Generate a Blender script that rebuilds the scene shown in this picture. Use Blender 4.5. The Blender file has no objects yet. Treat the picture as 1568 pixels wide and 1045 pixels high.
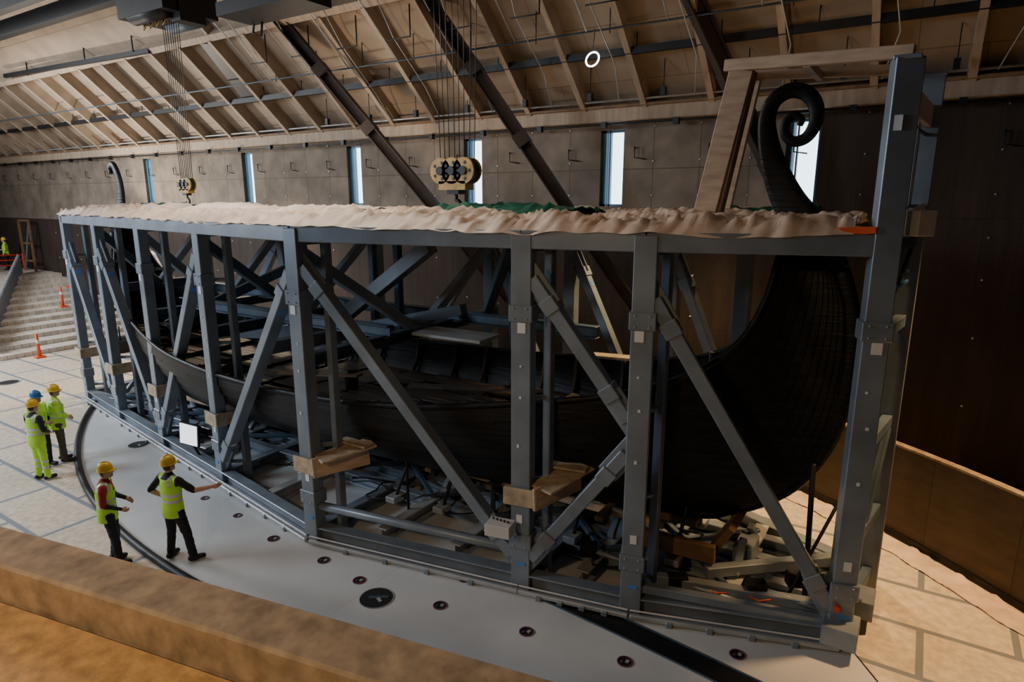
import bpy, math, random
from mathutils import Vector, Matrix, Euler, noise
random.seed(4)
V=Vector
COL=bpy.context.collection
# ------------------------------------------------------------------ materials
def mat(name,col,rough=.6,metal=0,var=.15,scale=3.0,bump=0.0,emit=0,stretch=(1,1,1),detail=6,spec=.5):
    m=bpy.data.materials.new(name); m.use_nodes=True; nt=m.node_tree; N=nt.nodes; L=nt.links
    b=N['Principled BSDF']; b.inputs['Roughness'].default_value=rough; b.inputs['Metallic'].default_value=metal
    b.inputs['Specular IOR Level'].default_value=spec
    tc=N.new('ShaderNodeTexCoord'); mp=N.new('ShaderNodeMapping'); mp.inputs['Scale'].default_value=stretch
    L.new(tc.outputs['Object'],mp.inputs[0])
    nz=N.new('ShaderNodeTexNoise'); nz.inputs['Scale'].default_value=scale; nz.inputs['Detail'].default_value=detail
    L.new(mp.outputs[0],nz.inputs[0])
    r=N.new('ShaderNodeValToRGB'); c=col
    r.color_ramp.elements[0].position=.3; r.color_ramp.elements[1].position=.7
    r.color_ramp.elements[0].color=tuple(x*(1-var) for x in c)+(1,)
    r.color_ramp.elements[1].color=tuple(min(1,x*(1+var)) for x in c)+(1,)
    L.new(nz.outputs[0],r.inputs[0]); L.new(r.outputs[0],b.inputs['Base Color'])
    if bump:
        bp=N.new('ShaderNodeBump'); bp.inputs['Strength'].default_value=bump; bp.inputs['Distance'].default_value=.02
        L.new(nz.outputs[0],bp.inputs['Height']); L.new(bp.outputs[0],b.inputs['Normal'])
    if emit:
        b.inputs['Emission Color'].default_value=tuple(col)+(1,); b.inputs['Emission Strength'].default_value=emit
    return m
def tiled(m,w,h,seam,seamw=.02,rotz=0,offset=.5,plane='XY',c2=.8,loc=(0,0,0)):
    """multiply-in panel seams with a brick texture"""
    nt=m.node_tree; N=nt.nodes; L=nt.links; b=N['Principled BSDF']
    src=b.inputs['Base Color'].links[0].from_socket
    tc=N.new('ShaderNodeTexCoord'); mp=N.new('ShaderNodeMapping'); mp.inputs['Rotation'].default_value=(0,0,rotz)
    mp.inputs['Location'].default_value=loc
    if plane=='XY': L.new(tc.outputs['Object'],mp.inputs[0])
    else:
        s=N.new('ShaderNodeSeparateXYZ'); cb=N.new('ShaderNodeCombineXYZ'); L.new(tc.outputs['Object'],s.inputs[0])
        a={'XZ':('X','Z'),'YZ':('Y','Z')}[plane]
        L.new(s.outputs[a[0]],cb.inputs[0]); L.new(s.outputs[a[1]],cb.inputs[1]); L.new(cb.outputs[0],mp.inputs[0])
    bk=N.new('ShaderNodeTexBrick'); bk.inputs['Scale'].default_value=1; bk.inputs['Brick Width'].default_value=w
    bk.inputs['Row Height'].default_value=h; bk.inputs['Mortar Size'].default_value=seamw; bk.offset=offset
    bk.inputs['Mortar Smooth'].default_value=.1
    bk.inputs['Color1'].default_value=(1,1,1,1); bk.inputs['Color2'].default_value=(c2,c2,c2,1)
    L.new(mp.outputs[0],bk.inputs[0])
    mu=N.new('ShaderNodeMix'); mu.data_type='RGBA'; mu.blend_type='MULTIPLY'; mu.inputs[0].default_value=1
    L.new(src,mu.inputs[6]); L.new(bk.outputs['Color'],mu.inputs[7])
    m2=N.new('ShaderNodeMix'); m2.data_type='RGBA'; L.new(bk.outputs['Fac'],m2.inputs[0])
    L.new(mu.outputs[2],m2.inputs[6]); m2.inputs[7].default_value=tuple(seam)+(1,)
    L.new(m2.outputs[2],b.inputs['Base Color'])
    return m
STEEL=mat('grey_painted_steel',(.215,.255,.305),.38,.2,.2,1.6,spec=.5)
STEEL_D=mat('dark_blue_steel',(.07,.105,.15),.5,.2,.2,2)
STEEL_L=mat('pale_galvanised_steel',(.42,.44,.46),.4,.25,.15,3)
BLACKST=mat('black_steel',(.013,.013,.015),.5,.3,.2,3)
RUST=mat('dark_brown_beam_steel',(.035,.023,.018),.55,.2,.2,3)
HULL=mat('tarred_black_oak',(.0095,.0092,.0098),.45,0,.6,3,.6,stretch=(.35,1,6),detail=10,spec=.3)
HULLB=mat('brown_oak_boards',(.036,.025,.017),.6,0,.5,3,.3,stretch=(.4,5,1))
WOOD=mat('pale_spruce_timber',(.52,.37,.25),.7,0,.22,4,.15,stretch=(.6,.6,3))
WOODD=mat('brown_timber',(.18,.105,.055),.7,0,.25,4,.15)
PLY=mat('plywood',(.48,.37,.25),.7,0,.25,6,.1)
CLOTH=mat('tan_plastic_sheet',(.76,.59,.47),.42,0,.22,2.5,.5)
CLOTHG=mat('green_tarpaulin',(.008,.11,.07),.5,0,.3,3)
WHITEP=mat('white_plastic',(.6,.58,.58),.5,0,.08,3)
ORANGE=mat('orange_strap',(.75,.1,.03),.6,0,.1,3)
YEL=mat('yellow_paint',(.36,.22,.04),.45,0,.35,6)
LABEL=mat('paper_label',(.75,.76,.78),.7,0,.05,3)
LABELB=mat('blue_tape',(.08,.25,.6),.6,0,.05,3)
REDP=mat('red_paint',(.7,.04,.02),.5,0,.05,3)
FLOORM=tiled(mat('osb_floor_boards',(.68,.575,.45),.65,0,.2,7,.05),2.4,1.2,(.22,.24,.28),.05,0,.5,c2=.92)
PLATE=tiled(mat('grey_floor_plate',(.64,.65,.66),.42,0,.1,.7),6,2.6,(.48,.49,.50),.006,0,.3,c2=.93)
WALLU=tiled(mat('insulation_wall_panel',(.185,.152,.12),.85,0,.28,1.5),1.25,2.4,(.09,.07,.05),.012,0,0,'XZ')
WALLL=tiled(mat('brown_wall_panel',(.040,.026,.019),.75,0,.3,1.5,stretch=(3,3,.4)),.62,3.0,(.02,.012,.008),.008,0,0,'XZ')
ROOFM=tiled(mat('plywood_roof_deck',(.31,.24,.175),.8,0,.15,1.3),2.4,1.2,(.17,.12,.08),.01,0,.5)
RIBW=mat('roof_timber',(.34,.265,.195),.75,0,.2,2,.05,stretch=(4,.7,.7))
PARA=mat('parapet_board',(.33,.255,.18),.7,0,.35,9,.3)
OSB=mat('orange_osb',(.60,.37,.15),.7,0,.3,12,.3)
GOLDP=tiled(mat('golden_wood_barrier',(.075,.05,.03),.6,0,.25,2,stretch=(1,1,3)),1.2,5,(.04,.025,.015),.01,0,0,'XZ')
PURP=mat('purple_collar',(.16,.05,.11),.4,0,.1,3)
DARK=mat('dark_void',(.006,.006,.007),.8,0,.1,3)
GLASS=mat('daylight_window_pane',(.66,.86,1.0),.2,0,.02,1,emit=4.5)
WINF=mat('blue_window_frame',(.05,.12,.18),.4,.2,.1,3)
SCREEN=mat('lit_screen',(.9,.92,1),.4,0,.01,1,emit=1.6)
RING=mat('ring_lamp_tube',(1,.95,.85),.4,0,.01,1,emit=9)
STEPB=tiled(mat('pale_step_boards',(.66,.60,.52),.7,0,.15,3),.8,.3,(.3,.25,.2),.01)
ROPE=mat('wire_rope',(.05,.045,.04),.5,.5,.1,3)
# ------------------------------------------------------------------ mesh builder
class B:
    def __init__(s): s.v=[];s.f=[];s.m=[];s.mats=[];s.sm=[]
    def mi(s,m):
        if m not in s.mats: s.mats.append(m)
        return s.mats.index(m)
    def add(s,vs,fs,m,smooth=False):
        o=len(s.v); s.v+= [tuple(x) for x in vs]; k=s.mi(m)
        for f in fs: s.f.append([o+i for i in f]); s.m.append(k); s.sm.append(smooth)
    def frame(s,a,b,up):
        d=(V(b)-V(a)).normalized(); up=V(up)
        if abs(d.dot(up))>.97: up=V((0,1,0))
        x=d.cross(up).normalized(); y=x.cross(d).normalized(); return d,x,y
    def beam(s,a,b,w,h,m,up=(0,0,1),off=(0,0)):
        a=V(a);b=V(b);d,x,y=s.frame(a,b,up)
        a=a+x*off[0]+y*off[1]; b=b+x*off[0]+y*off[1]
        vs=[p+x*sx*w/2+y*sy*h/2 for p in(a,b) for sx,sy in((-1,-1),(1,-1),(1,1),(-1,1))]
        s.add(vs,[(3,2,1,0),(4,5,6,7),(0,1,5,4),(1,2,6,5),(2,3,7,6),(3,0,4,7)],m)
    def H(s,a,b,w,h,m,up=(0,0,1),t=.03):
        s.beam(a,b,w,t,m,up,(0,h/2-t/2)); s.beam(a,b,w,t,m,up,(0,-h/2+t/2)); s.beam(a,b,t*.8,h-2*t,m,up)
    def box(s,c,sz,m,rz=0):
        c=V(c); d=V((math.cos(rz),math.sin(rz),0))*sz[0]/2
        s.beam(c-d,c+d,sz[1],sz[2],m)
    def tube(s,pts,r,m,n=8,smooth=True,sy=1,caps=True,up=(0,0,1)):
        pts=[V(p) for p in pts]
        if not hasattr(r,'__len__'): r=[r]*len(pts)
        vs=[];prev=None
        for i,p in enumerate(pts):
            d=(pts[min(i+1,len(pts)-1)]-pts[max(i-1,0)]).normalized()
            if prev is None:
                u=V(up)
                if abs(d.dot(u))>.95:u=V((0,1,0))
                x=d.cross(u).normalized()
            else: x=(prev-d*prev.dot(d)).normalized()
            prev=x; y=d.cross(x)
            for k in range(n):
                a=2*math.pi*k/n; vs.append(p+(x*math.cos(a)+y*math.sin(a)*sy)*r[i])
        fs=[(i*n+k,i*n+(k+1)%n,(i+1)*n+(k+1)%n,(i+1)*n+k) for i in range(len(pts)-1) for k in range(n)]
        if caps: fs+=[tuple(range(n))[::-1],tuple((len(pts)-1)*n+k for k in range(n))]
        s.add(vs,fs,m,smooth)
    def ribbon(s,pts,ws,th,m,n=10):
        """path in the x-z plane, in-plane width ws, thickness th along y"""
        P=[V((p[0],0,p[1])) for p in pts]; vs=[]
        for i,p in enumerate(P):
            d=(P[min(i+1,len(P)-1)]-P[max(i-1,0)]).normalized(); nrm=V((-d.z,0,d.x)); t=th[i] if hasattr(th,'__len__') else th
            for k in range(n):
                a=2*math.pi*k/n; ca=math.copysign(abs(math.cos(a))**.7,math.cos(a)); sa=math.copysign(abs(math.sin(a))**.7,math.sin(a))
                vs.append(p+nrm*ca*ws[i]/2+V((0,1,0))*sa*t/2)
        fs=[(i*n+k,i*n+(k+1)%n,(i+1)*n+(k+1)%n,(i+1)*n+k) for i in range(len(P)-1) for k in range(n)]
        fs+=[tuple(range(n))[::-1],tuple((len(P)-1)*n+k for k in range(n))]
        s.add(vs,fs,m,True)
    def prism(s,poly,z0,z1,m):
        n=len(poly); vs=[(x,y,z0) for x,y in poly]+[(x,y,z1) for x,y in poly]
        fs=[tuple(range(n))[::-1],tuple(range(n,2*n))]+[(i,(i+1)%n,n+(i+1)%n,n+i) for i in range(n)]
        s.add(vs,fs,m)
    def ring(s,c,r0,r1,z0,z1,m,n=28):
        vs=[];
        for r,z in((r0,z0),(r1,z0),(r1,z1),(r0,z1)):
            for k in range(n): a=2*math.pi*k/n; vs.append((c[0]+r*math.cos(a),c[1]+r*math.sin(a),z))
        fs=[]
        for j in range(4):
            j2=(j+1)%4
            for k in range(n): fs.append((j*n+k,j*n+(k+1)%n,j2*n+(k+1)%n,j2*n+k))
        s.add(vs,fs,m)
    def ell(s,c,r,m,nu=16,nv=10,smooth=True):
        vs=[V(c)+V((r[0]*math.sin(math.pi*j/nv)*math.cos(2*math.pi*i/nu),r[1]*math.sin(math.pi*j/nv)*math.sin(2*math.pi*i/nu),r[2]*math.cos(math.pi*j/nv))) for j in range(nv+1) for i in range(nu)]
        fs=[(j*nu+i,(j+1)*nu+i,(j+1)*nu+(i+1)%nu,j*nu+(i+1)%nu) for j in range(nv) for i in range(nu)]
        s.add(vs,fs,m,smooth)
    def obj(s,name,parent=None,bevel=0,loc=None,rz=0):
        me=bpy.data.meshes.new(name); me.from_pydata(s.v,[],s.f)
        for m in s.mats: me.materials.append(m)
        me.polygons.foreach_set('material_index',s.m); me.polygons.foreach_set('use_smooth',s.sm); me.update()
        o=bpy.data.objects.new(name,me); COL.objects.link(o)
        if parent: o.parent=parent
        if loc: o.location=loc
        o.rotation_euler[2]=rz
        if bevel:
            md=o.modifiers.new('bevel','BEVEL'); md.width=bevel; md.segments=1; md.limit_method='ANGLE'; md.angle_limit=.8
        return o
def empty(name):
    e=bpy.data.objects.new(name,None); COL.objects.link(e); return e
def lerp(a,b,t): return V(a)+(V(b)-V(a))*t
# ------------------------------------------------------------------ room shell
QW=6.45
b=B(); b.box((-14,-4.8,-.15),(66,23.4,.3),FLOORM); floor=b.obj('floor')
wins=[(-20.1,-19.45),(-12.65,-11.95),(-6.55,-5.85),(-1.3,-.6),(3.45,4.15),(8.3,9.05)]
ZB,ZT=6.2,8.25
b=B()
def wbox(s0,s1,z0,z1,m): b.box(((s0+s1)/2,QW+.2,(z0+z1)/2),(s1-s0,.4,z1-z0),m)
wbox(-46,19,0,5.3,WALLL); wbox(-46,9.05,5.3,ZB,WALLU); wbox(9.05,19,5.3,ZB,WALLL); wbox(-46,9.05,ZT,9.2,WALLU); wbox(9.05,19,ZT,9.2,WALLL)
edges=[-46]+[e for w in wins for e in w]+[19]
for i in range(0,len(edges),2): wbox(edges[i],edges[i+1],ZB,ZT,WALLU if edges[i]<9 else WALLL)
s=-30
while s<17:
    for z in (5.6,6.5,7.4,8.3):
        if not any(w[0]-.1<s<w[1]+.1 for w in wins): b.box((s,QW-.01,z),(.035,.03,.035),STEEL_L)
    for z in (1.8,3.3,4.6):
        if s>6 or random.random()<.4: b.box((s,QW-.01,z+random.uniform(-.2,.2)),(.035,.03,.035),LABEL)
    s+=1.25
for x in range(-40,19,2):
    b.tube([(x+.5,QW-.02,7.75),(x+.5,QW-.1,7.78),(x+.5,QW-.1,7.5),(x+.8,QW-.05,7.45)],.018,BLACKST,5)
b.obj('wall_back')
for i,(a,c) in enumerate(wins):
    b=B(); m=(a+c)/2
    b.box((m+.08,QW+.25,(ZB+ZT)/2),(c-a-.2,.03,ZT-ZB-.06),GLASS)
    for x,w in((a+.06,.13),(c-.03,.06),(a+.24,.04)): b.box((x,QW+.2,(ZB+ZT)/2),(w,.16,ZT-ZB),WINF)
    for z in(ZB+.03,ZT-.03): b.box((m,QW+.2,z),(c-a,.16,.06),WINF)
    b.obj('window_%d'%(i+1))
SL=.9
def zr(q): return 9.0+SL*(QW-q)
b=B(); RQ=-4.8
b.beam((-46,(QW+RQ)/2+.3,zr((QW+RQ)/2+.3)+.1),(19,(QW+RQ)/2+.3,zr((QW+RQ)/2+.3)+.1),math.hypot(12.2,12.2*SL),.12,ROOFM,up=V((0,SL,1)))
qm=RQ-(QW-RQ)/2
b.beam((-46,qm-.2,zr((QW+RQ)/2)+.1),(19,qm-.2,zr((QW+RQ)/2)+.1),math.hypot(12.4,12.4*SL),.12,ROOFM,up=V((0,-SL,1)))
ceil=b.obj('ceiling')
b=B(); b.box((-13.5,-16.3,5),(65,.3,10),WALLL); b.obj('wall_front')
b=B(); b.box((-46.1,-4.8,9.5),(.3,23.4,19),WALLL); b.obj('wall_left')
b=B(); b.box((19.1,-4.8,9.5),(.3,23.4,19),WALLL); b.obj('wall_right')
b=B(); up=V((0,SL,1))
s=-44.2
while s<18.5:
    b.beam((s,QW-.05,zr(QW-.05)-.24),(s,3.3,zr(3.3)-.24),.15,.42,RIBW,up=up)
    b.beam((s,QW-.02,8.75),(s,QW-.7,9.35),.2,.1,RIBW,up=up)
    s+=1.75
s=-9.5
while s<18.5:
    b.beam((s+.4,3.2,zr(3.2)-.2),(s+.4,-3.5,zr(-3.5)-.2),.12,.34,RIBW,up=up); s+=2.4
for q,w in((3.25,.22),(.6,.16),(-2,.16)): b.beam((-46 if q>3 else -9.5,q,zr(q)-.22),(19,q,zr(q)-.22),w,.36,RIBW,up=up)
b.obj('roof_timbers')
b=B()
b.beam((-46,QW-.14,8.62),(19,QW-.14,8.62),.28,.36,RIBW); 
b.beam((-46,QW-.3,8.82),(19,QW-.3,8.82),.12,.08,WOODD); b.obj('trim_1',bevel=.02)
b=B()
b.tube([(-46,QW-.34,8.3),(-25,QW-.34,8.38),(-10,QW-.34,8.3),(5,QW-.34,8.38),(19,QW-.34,8.3)],.035,BLACKST,6)
b.tube([(-46,QW-.4,8.95),(19,QW-.4,8.95)],.03,STEEL_L,6)
b.tube([(-46,4.3,zr(4.3)-.65),(19,4.3,zr(4.3)-.65)],.025,STEEL_D,6)
b.tube([(-9,2.4,zr(2.4)-.7),(19,2.4,zr(2.4)-.7)],.025,STEEL_D,6)
b.tube([(-9,1.2,zr(1.2)-.7),(19,1.2,zr(1.2)-.7)],.04,BLACKST,6)
for x in range(-8,19,2):
    b.tube([(x,4.3,zr(4.3)-.65),(x,2.4,zr(2.4)-.7),(x,1.2,zr(1.2)-.7)],.02,STEEL_L,5)
    b.tube([(x+.6,4.3,zr(4.3)-.75),(x+.6,4.3,zr(4.3))],.014,BLACKST,5)
    b.tube([(x+.9,2.4,zr(2.4)-.9),(x+.9,2.4,zr(2.4))],.014,BLACKST,5)
    b.box((x+.9,2.4,zr(2.4)-.75),(.18,.12,.1),BLACKST)
    b.tube([(x+.3,3.6,zr(3.6)-.9),(x+1.1,3.6,zr(3.6)-.9),(x+1.1,3.6,zr(3.6)-.1)],.022,BLACKST,5)
    b.box((x+1.5,5.6,zr(5.6)-.75),(.12,.12,.2),BLACKST); b.tube([(x+1.5,5.6,zr(5.6)-.7),(x+1.5,5.6,zr(5.6))],.012,BLACKST,5)
    b.tube([(x+.2,5.9,zr(5.9)-.6),(x+.5,4.9,zr(4.9)-.8),(x+.3,3.8,zr(3.8)-.6),(x+.7,2.6,zr(2.6)-.75)],.016,STEEL_L,5)
for x in range(-45,19,2): b.tube([(x,5.0,9.9),(x,5.0,zr(5.0))],.014,BLACKST,5); b.box((x+.7,QW-.35,8.35),(.14,.14,.16),BLACKST)
b.obj('ceiling_pipes')
b=B()
b.beam((-45.9,5.0,9.9),(18.9,5.0,9.9),.12,.17,BLACKST); b.beam((-24,2.9,11.75),(-12.6,3.1,11.55),.12,.16,BLACKST)
b.beam((-9.9,5.1,9.95),(-9.6,3.4,11.5),.7,.08,BLACKST,up=up)
for x in (-22,-17,-13.5): b.beam((x,3,11.6),(x,3,12.2),.04,.04,BLACKST)
b.obj('overhead_track')
for a,c in (((-5.9,3.05,12.0),(.75,5.97,3.4)),((-.3,3.4,11.7),(5.0,5.76,3.4)),((6.3,4.15,11.1),(9.4,6.25,4.6))):
    b=B(); b.H(a,c,.34,.34,RUST,t=.04)
    d=(V(c)-V(a)).normalized()
    for t in(2.2,4.4): b.beam(V(a)+d*t,V(a)+d*(t+.35),.38,.38,RUST)
    b.obj('inclined_steel_brace')
b=B()
cx,cy,cz=4.05,4.55,9.72
b.tube([(cx+.17*math.cos(t),cy+.05*math.sin(t),cz+.17*math.sin(t)) for t in [2*math.pi*k/26 for k in range(27)]],.022,RING,6)
b.tube([(cx,cy,cz+.17),(cx+.05,cy,zr(cy)-.3)],.01,BLACKST,5); b.obj('ring_lamp')
# ------------------------------------------------------------------ floor plate
CX=1.9; R0=20.5; CQ=15.3
def plate(R,e=0):
    h=math.sqrt(R*R-CQ*CQ); a=math.asin(h/R); a2=math.asin((12.2+e-CX)/R); n=60; pts=[]
    for k in range(n+1):
        t=-a+(a+a2)*k/n; pts.append((CX+R*math.sin(t),-(R*math.cos(t)-CQ)))
    pts+=[(11.5+e,-1.6),(11.15+e,-1.1),(10.95+e,.6+e),(8.6,1.9+e)]
    a3=math.asin((4.2-CX)/R)
    for k in range(0,n):
        t=a3-(a+a3)*k/n; pts.append((CX+R*math.sin(t),R*math.cos(t)-CQ))
    return pts
b=B(); b.prism(plate(R0+.1,.05),.0,.012,DARK); b.prism(plate(R0),.005,.03,PLATE)
b.tube([(x,y,.05) for x,y in plate(R0+.08)[:61]],.075,BLACKST,8)
b.obj('curved_floor_plate')
b=B()
holes=[(2.9,-3.6,.1),(1.5,-3.6,.1),(3.9,-3.7,.1),(5.5,-3.5,.1),(5.4,-2.7,.09),(7,-3.3,.1),(8.5,-3.1,.1),(9.8,-2.1,.1),(.1,-3.4,.08),(-1.2,-3.3,.08),(4.5,-3.9,.27),(-5.6,-2.4,.24),(5.4,.1,.27),(-4,-2.6,.1)]
for x,y,r in holes:
    b.ring((x,y),0.001,r,.03,.034,DARK)
    if r<.2:
        b.ring((x,y),r*.95,r*1.12,.03,.042,PURP)
        b.box((x+.03,y+.02,.037),(.05,.06,.012),STEEL_L); b.box((x-.04,y-.03,.037),(.04,.04,.012),PURP)
    else:
        b.ring((x,y),r,r*1.06,.03,.038,STEEL_L); b.box((x+.02,y+.03,.037),(r*1.2,.07,.012),STEEL_D,.6); b.box((x+.08,y-.02,.038),(.12,.05,.012),STEEL_L,-.4)
b.obj('floor_sockets')
b=B(); b.ring((-15.6,-1.7),.001,.32,0,.01,DARK); b.ring((-15.6,-1.7),.32,.36,0,.014,STEEL_L); b.obj('floor_drain')
b=B()
tr=[V((5.4+.6*k,-2.2-.032*k-.0035*k*k,.036)) for k in range(12)]
for p,q in zip(tr[:-1],tr[1:]):
    b.beam(p,q,.42,.012,BLACKST); b.beam(p+V((0,-.21,.01)),q+V((0,-.21,.01)),.02,.02,STEEL_D); b.beam(p+V((0,.19,.01)),q+V((0,.19,.01)),.02,.02,STEEL_D)
b.obj('floor_cable_trench')
# ------------------------------------------------------------------ steel support frame
rig=empty('steel_support_frame')
NR=[(-11,-1.07),(-8.06,-1.55),(-4.87,-2.05),(-1.58,-2.55),(2.2,-3.15),(6.36,-2.37),(8.13,-2.0),(10.95,-1.07)]
FR=[(-11,1.07),(-8.06,1.6),(-4.87,2.1),(-1.58,2.65),(2.0,3.1),(4.5,2.8),(7.1,2.3),(8.6,1.9),(11.22,.85)]
ZTOP=5.82
def P(pt,z): return V((pt[0],pt[1],z))
def nrm(chain,i):
    a=V(chain[max(i-1,0)]); c=V(chain[min(i+1,len(chain)-1)]); d=(c-a).normalized(); return d
b=B(); lab=B()
for i,p in enumerate(NR):
    d=nrm(NR,i); d3=V((d.x,d.y,0)); w=.3 if i<4 else .32
    top=8.05 if i==7 else ZTOP+.1
    b.beam(P(p,.05),P(p,top),w,w*.8,STEEL,up=d3.cross(V((0,0,1))))
    out=V((d.y,-d.x,0))
    for z in (4.72,.95):
        b.beam(P(p,z-.13),P(p,z+.13),w+.06,w*.8+.06,STEEL,up=out)
        for sx in(-1,1):
            for zz in(z-.08,z+.08): b.box(P(p,zz)+out*(w*.4+.035)+d3*sx*w*.32,(.03,.03,.03),STEEL_L)
    q=P(p,0)-out*.42+d3*.28
    if i<7:
        b.beam(q+V((0,0,.1)),q+V((0,0,ZTOP-.1)),.13,.16,STEEL)
        for z in(.5,1.9,3.3,4.7): b.beam(P(p,z)-out*.1,q+V((0,0,z)),.07,.07,STEEL)
    o2=P(p,0)+out*(w*.4+.004)
    for z,mm,ww,hh in((4.5,LABEL,.13,.16),(1.35,LABEL,.1,.14),(4.62,LABELB,.12,.05),(.55,LABELB,.14,.05),(3.4,LABEL,.04,.04),(3.9,LABEL,.03,.03),(2.6,LABEL,.04,.05)):
        c=o2+V((0,0,z))+d3*random.uniform(-.04,.04); lab.beam(c-d3*ww/2,c+d3*ww/2,.012,hh,mm)
for i,p in enumerate(FR):
    w=.28; top=8.12 if i==8 else ZTOP+.05
    b.beam(P(p,.05),P(p,top),w,w,STEEL)
for ch,R_ in((NR,1),(FR,0)):
    for i in range(len(ch)-1):
        a,c=ch[i],ch[i+1]
        b.beam(P(a,ZTOP),P(c,ZTOP),.24,.27,STEEL)
        b.H(P(a,.2),P(c,.2),.26,.3,STEEL)
        d=(V(c)-V(a)).normalized(); out=V((d.y,-d.x,0))*(1 if R_ else -1)
        if R_:
            b.beam(P(a,.1)+out*.22,P(c,.1)+out*.22,.07,.07,STEEL_L); b.beam(P(a,.19)+out*.2,P(c,.19)+out*.2,.03,.03,WHITEP)
            n=5
            for k in range(1,n): b.box(P(lerp((*a,0),(*c,0),k/n).to_2d(),.06)+out*.22,(.1,.12,.12),STEEL,math.atan2(d.y,d.x))
def diag(a,c,w=.24,h=.2):
    a=V(a);c=V(c); d=(c-a).normalized(); b.beam(a+d*.25,c-d*.25,w,h,STEEL)
    for p,s in((a,1),(c,-1)):
        b.beam(p+d*s*.02,p+d*s*.75,.05,w+.1,STEEL); b.beam(p+d*s*.62,p+d*s*.86,w+.05,h+.05,STEEL)
    for t in(.18,.85):
        q=a.lerp(c,t); lab.beam(q,q+d*.13,w*.5,h+.012,LABELB if t<.5 else LABEL)
tz,bz=5.45,.45
def N(i,z): return P(NR[i],z)
for a,c in((N(0,tz-.4),N(1,bz)),(N(1,tz-.2),N(2,bz)),(N(3,tz),N(2,bz)),(N(4,tz-.1),N(3,bz)),(N(4,tz),N(5,bz)),(N(5,tz),N(6,3.0)),(N(6,2.9),N(5,bz)),(N(6,tz-.2),N(7,bz-.05))): diag(a,c)
b.tube([N(4,.75),N(5,.72)],.085,STEEL,8)
b.beam(N(6,.5),N(7,.35),.14,.14,STEEL)
F=lambda i,z:P(FR[i],z)
for a,c in((F(0,5.4),F(1,.5)),(F(2,5.4),F(1,.5)),(F(2,5.4),F(3,.5)),(F(4,5.4),F(3,.5)),(F(4,5.4),F(5,.6)),(F(5,5.4),F(6,.6)),(F(6,5.4),F(7,2.2)),(F(8,5.3),F(7,.5))): diag(a,c,.2,.2)
b.obj('side_trusses',rig,.018); lab.obj('labels',rig)
b=B()
for i,p in enumerate(NR):
    b.H(P(p,ZTOP-.08),P((p[0],-p[1]),ZTOP-.08),.2,.24,STEEL)
    b.H(P(p,.2),P((p[0],-p[1]),.2),.24,.26,STEEL)
    if i in(1,2,3,4):
        z=3.55 if abs(p[0])<5 else 3.9
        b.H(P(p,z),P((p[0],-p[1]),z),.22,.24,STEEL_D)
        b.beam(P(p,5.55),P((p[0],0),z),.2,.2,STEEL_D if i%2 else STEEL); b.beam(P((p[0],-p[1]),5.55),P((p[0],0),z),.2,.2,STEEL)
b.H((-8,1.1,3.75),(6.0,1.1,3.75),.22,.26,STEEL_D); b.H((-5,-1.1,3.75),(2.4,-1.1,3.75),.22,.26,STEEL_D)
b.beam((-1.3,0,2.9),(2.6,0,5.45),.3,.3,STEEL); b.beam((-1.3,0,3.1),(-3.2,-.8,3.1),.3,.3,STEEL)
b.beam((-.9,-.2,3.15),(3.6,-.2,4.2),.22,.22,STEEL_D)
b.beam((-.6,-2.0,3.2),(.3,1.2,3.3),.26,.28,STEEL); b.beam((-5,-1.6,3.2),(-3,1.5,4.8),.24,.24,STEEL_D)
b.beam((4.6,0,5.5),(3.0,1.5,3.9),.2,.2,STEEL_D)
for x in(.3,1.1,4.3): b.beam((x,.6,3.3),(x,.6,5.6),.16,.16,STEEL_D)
b.obj('inner_bracing',rig,.012)
b=B(); b.box((3.3,-.1,3.62),(1.7,.8,.06),STEEL_L,.05); b.box((6.4,.9,3.35),(1.2,.3,.05),PLY,.2); b.box((-2.5,.8,4.0),(1.6,.4,.06),PLY,.3); b.obj('work_platform',rig)
b=B()
for y in(-1.15,1.15,-.35,.35): b.H((-10.8,y*.9,.2),(10.8,y*.9,.2),.22,.24,STEEL)
stations=[-9.5,-6.5,-3.2,.3,3.4,4.9,7.2,9.4]
for x in stations:
    hw=3.0-abs(x-1.5)*.2
    b.H((x,-hw,.22),(x,hw,.22),.24,.26,STEEL_L)
    b.beam((x,-.7,.4),(x,-.25,.85),.12,.12,STEEL); b.beam((x,.7,.4),(x,.25,.85),.12,.12,STEEL)
    b.box((x,0,.5),(.3,.6,.4),STEEL)
for x0,x1 in zip(stations[:-1],stations[1:]):
    b.beam((x0,-1.1,.36),(x1,1.1,.36),.1,.1,STEEL_D); b.beam((x0,1.1,.38),(x1,-1.1,.38),.1,.1,STEEL_D)
for x in(-6.5,-3.2,.3,2.8,3.9,6.6,8.4):
    for sg in(-1,1):
        y=sg*(1.5-.12*abs(x-1)); b.tube([(x,y*1.25,.35),(x+.1,y*.85,1.35)],.035,BLACKST,7); b.box((x,y*1.25,.4),(.25,.3,.12),STEEL_L)
b.tube([(3.3,-1.75,.3),(3.3,-1.75,2.0)],.03,BLACKST,6)
b.tube([(10.45,-.7,.3),(10.35,-.5,2.5)],.045,BLACKST,6); b.tube([(10.2,-.9,.35),(10.75,-.1,1.9)],.03,BLACKST,6)
for p in((8.7,-1.5,.5),(9.8,-1.1,.55),(7.1,-1.4,.5),(10.3,-.6,.6)):
    b.box(p,(.3,.2,.22),BLACKST,.5); b.tube([V(p),V(p)+V((.9,.1,-.1))],.05,STEEL,8)
b.beam((8.4,-1.6,.5),(10.7,-.9,.45),.16,.16,STEEL); b.beam((9.0,-1.0,.5),(10.9,.7,.5),.16,.18,STEEL)
b.obj('base_grid',rig,.012)
b=B()
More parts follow.
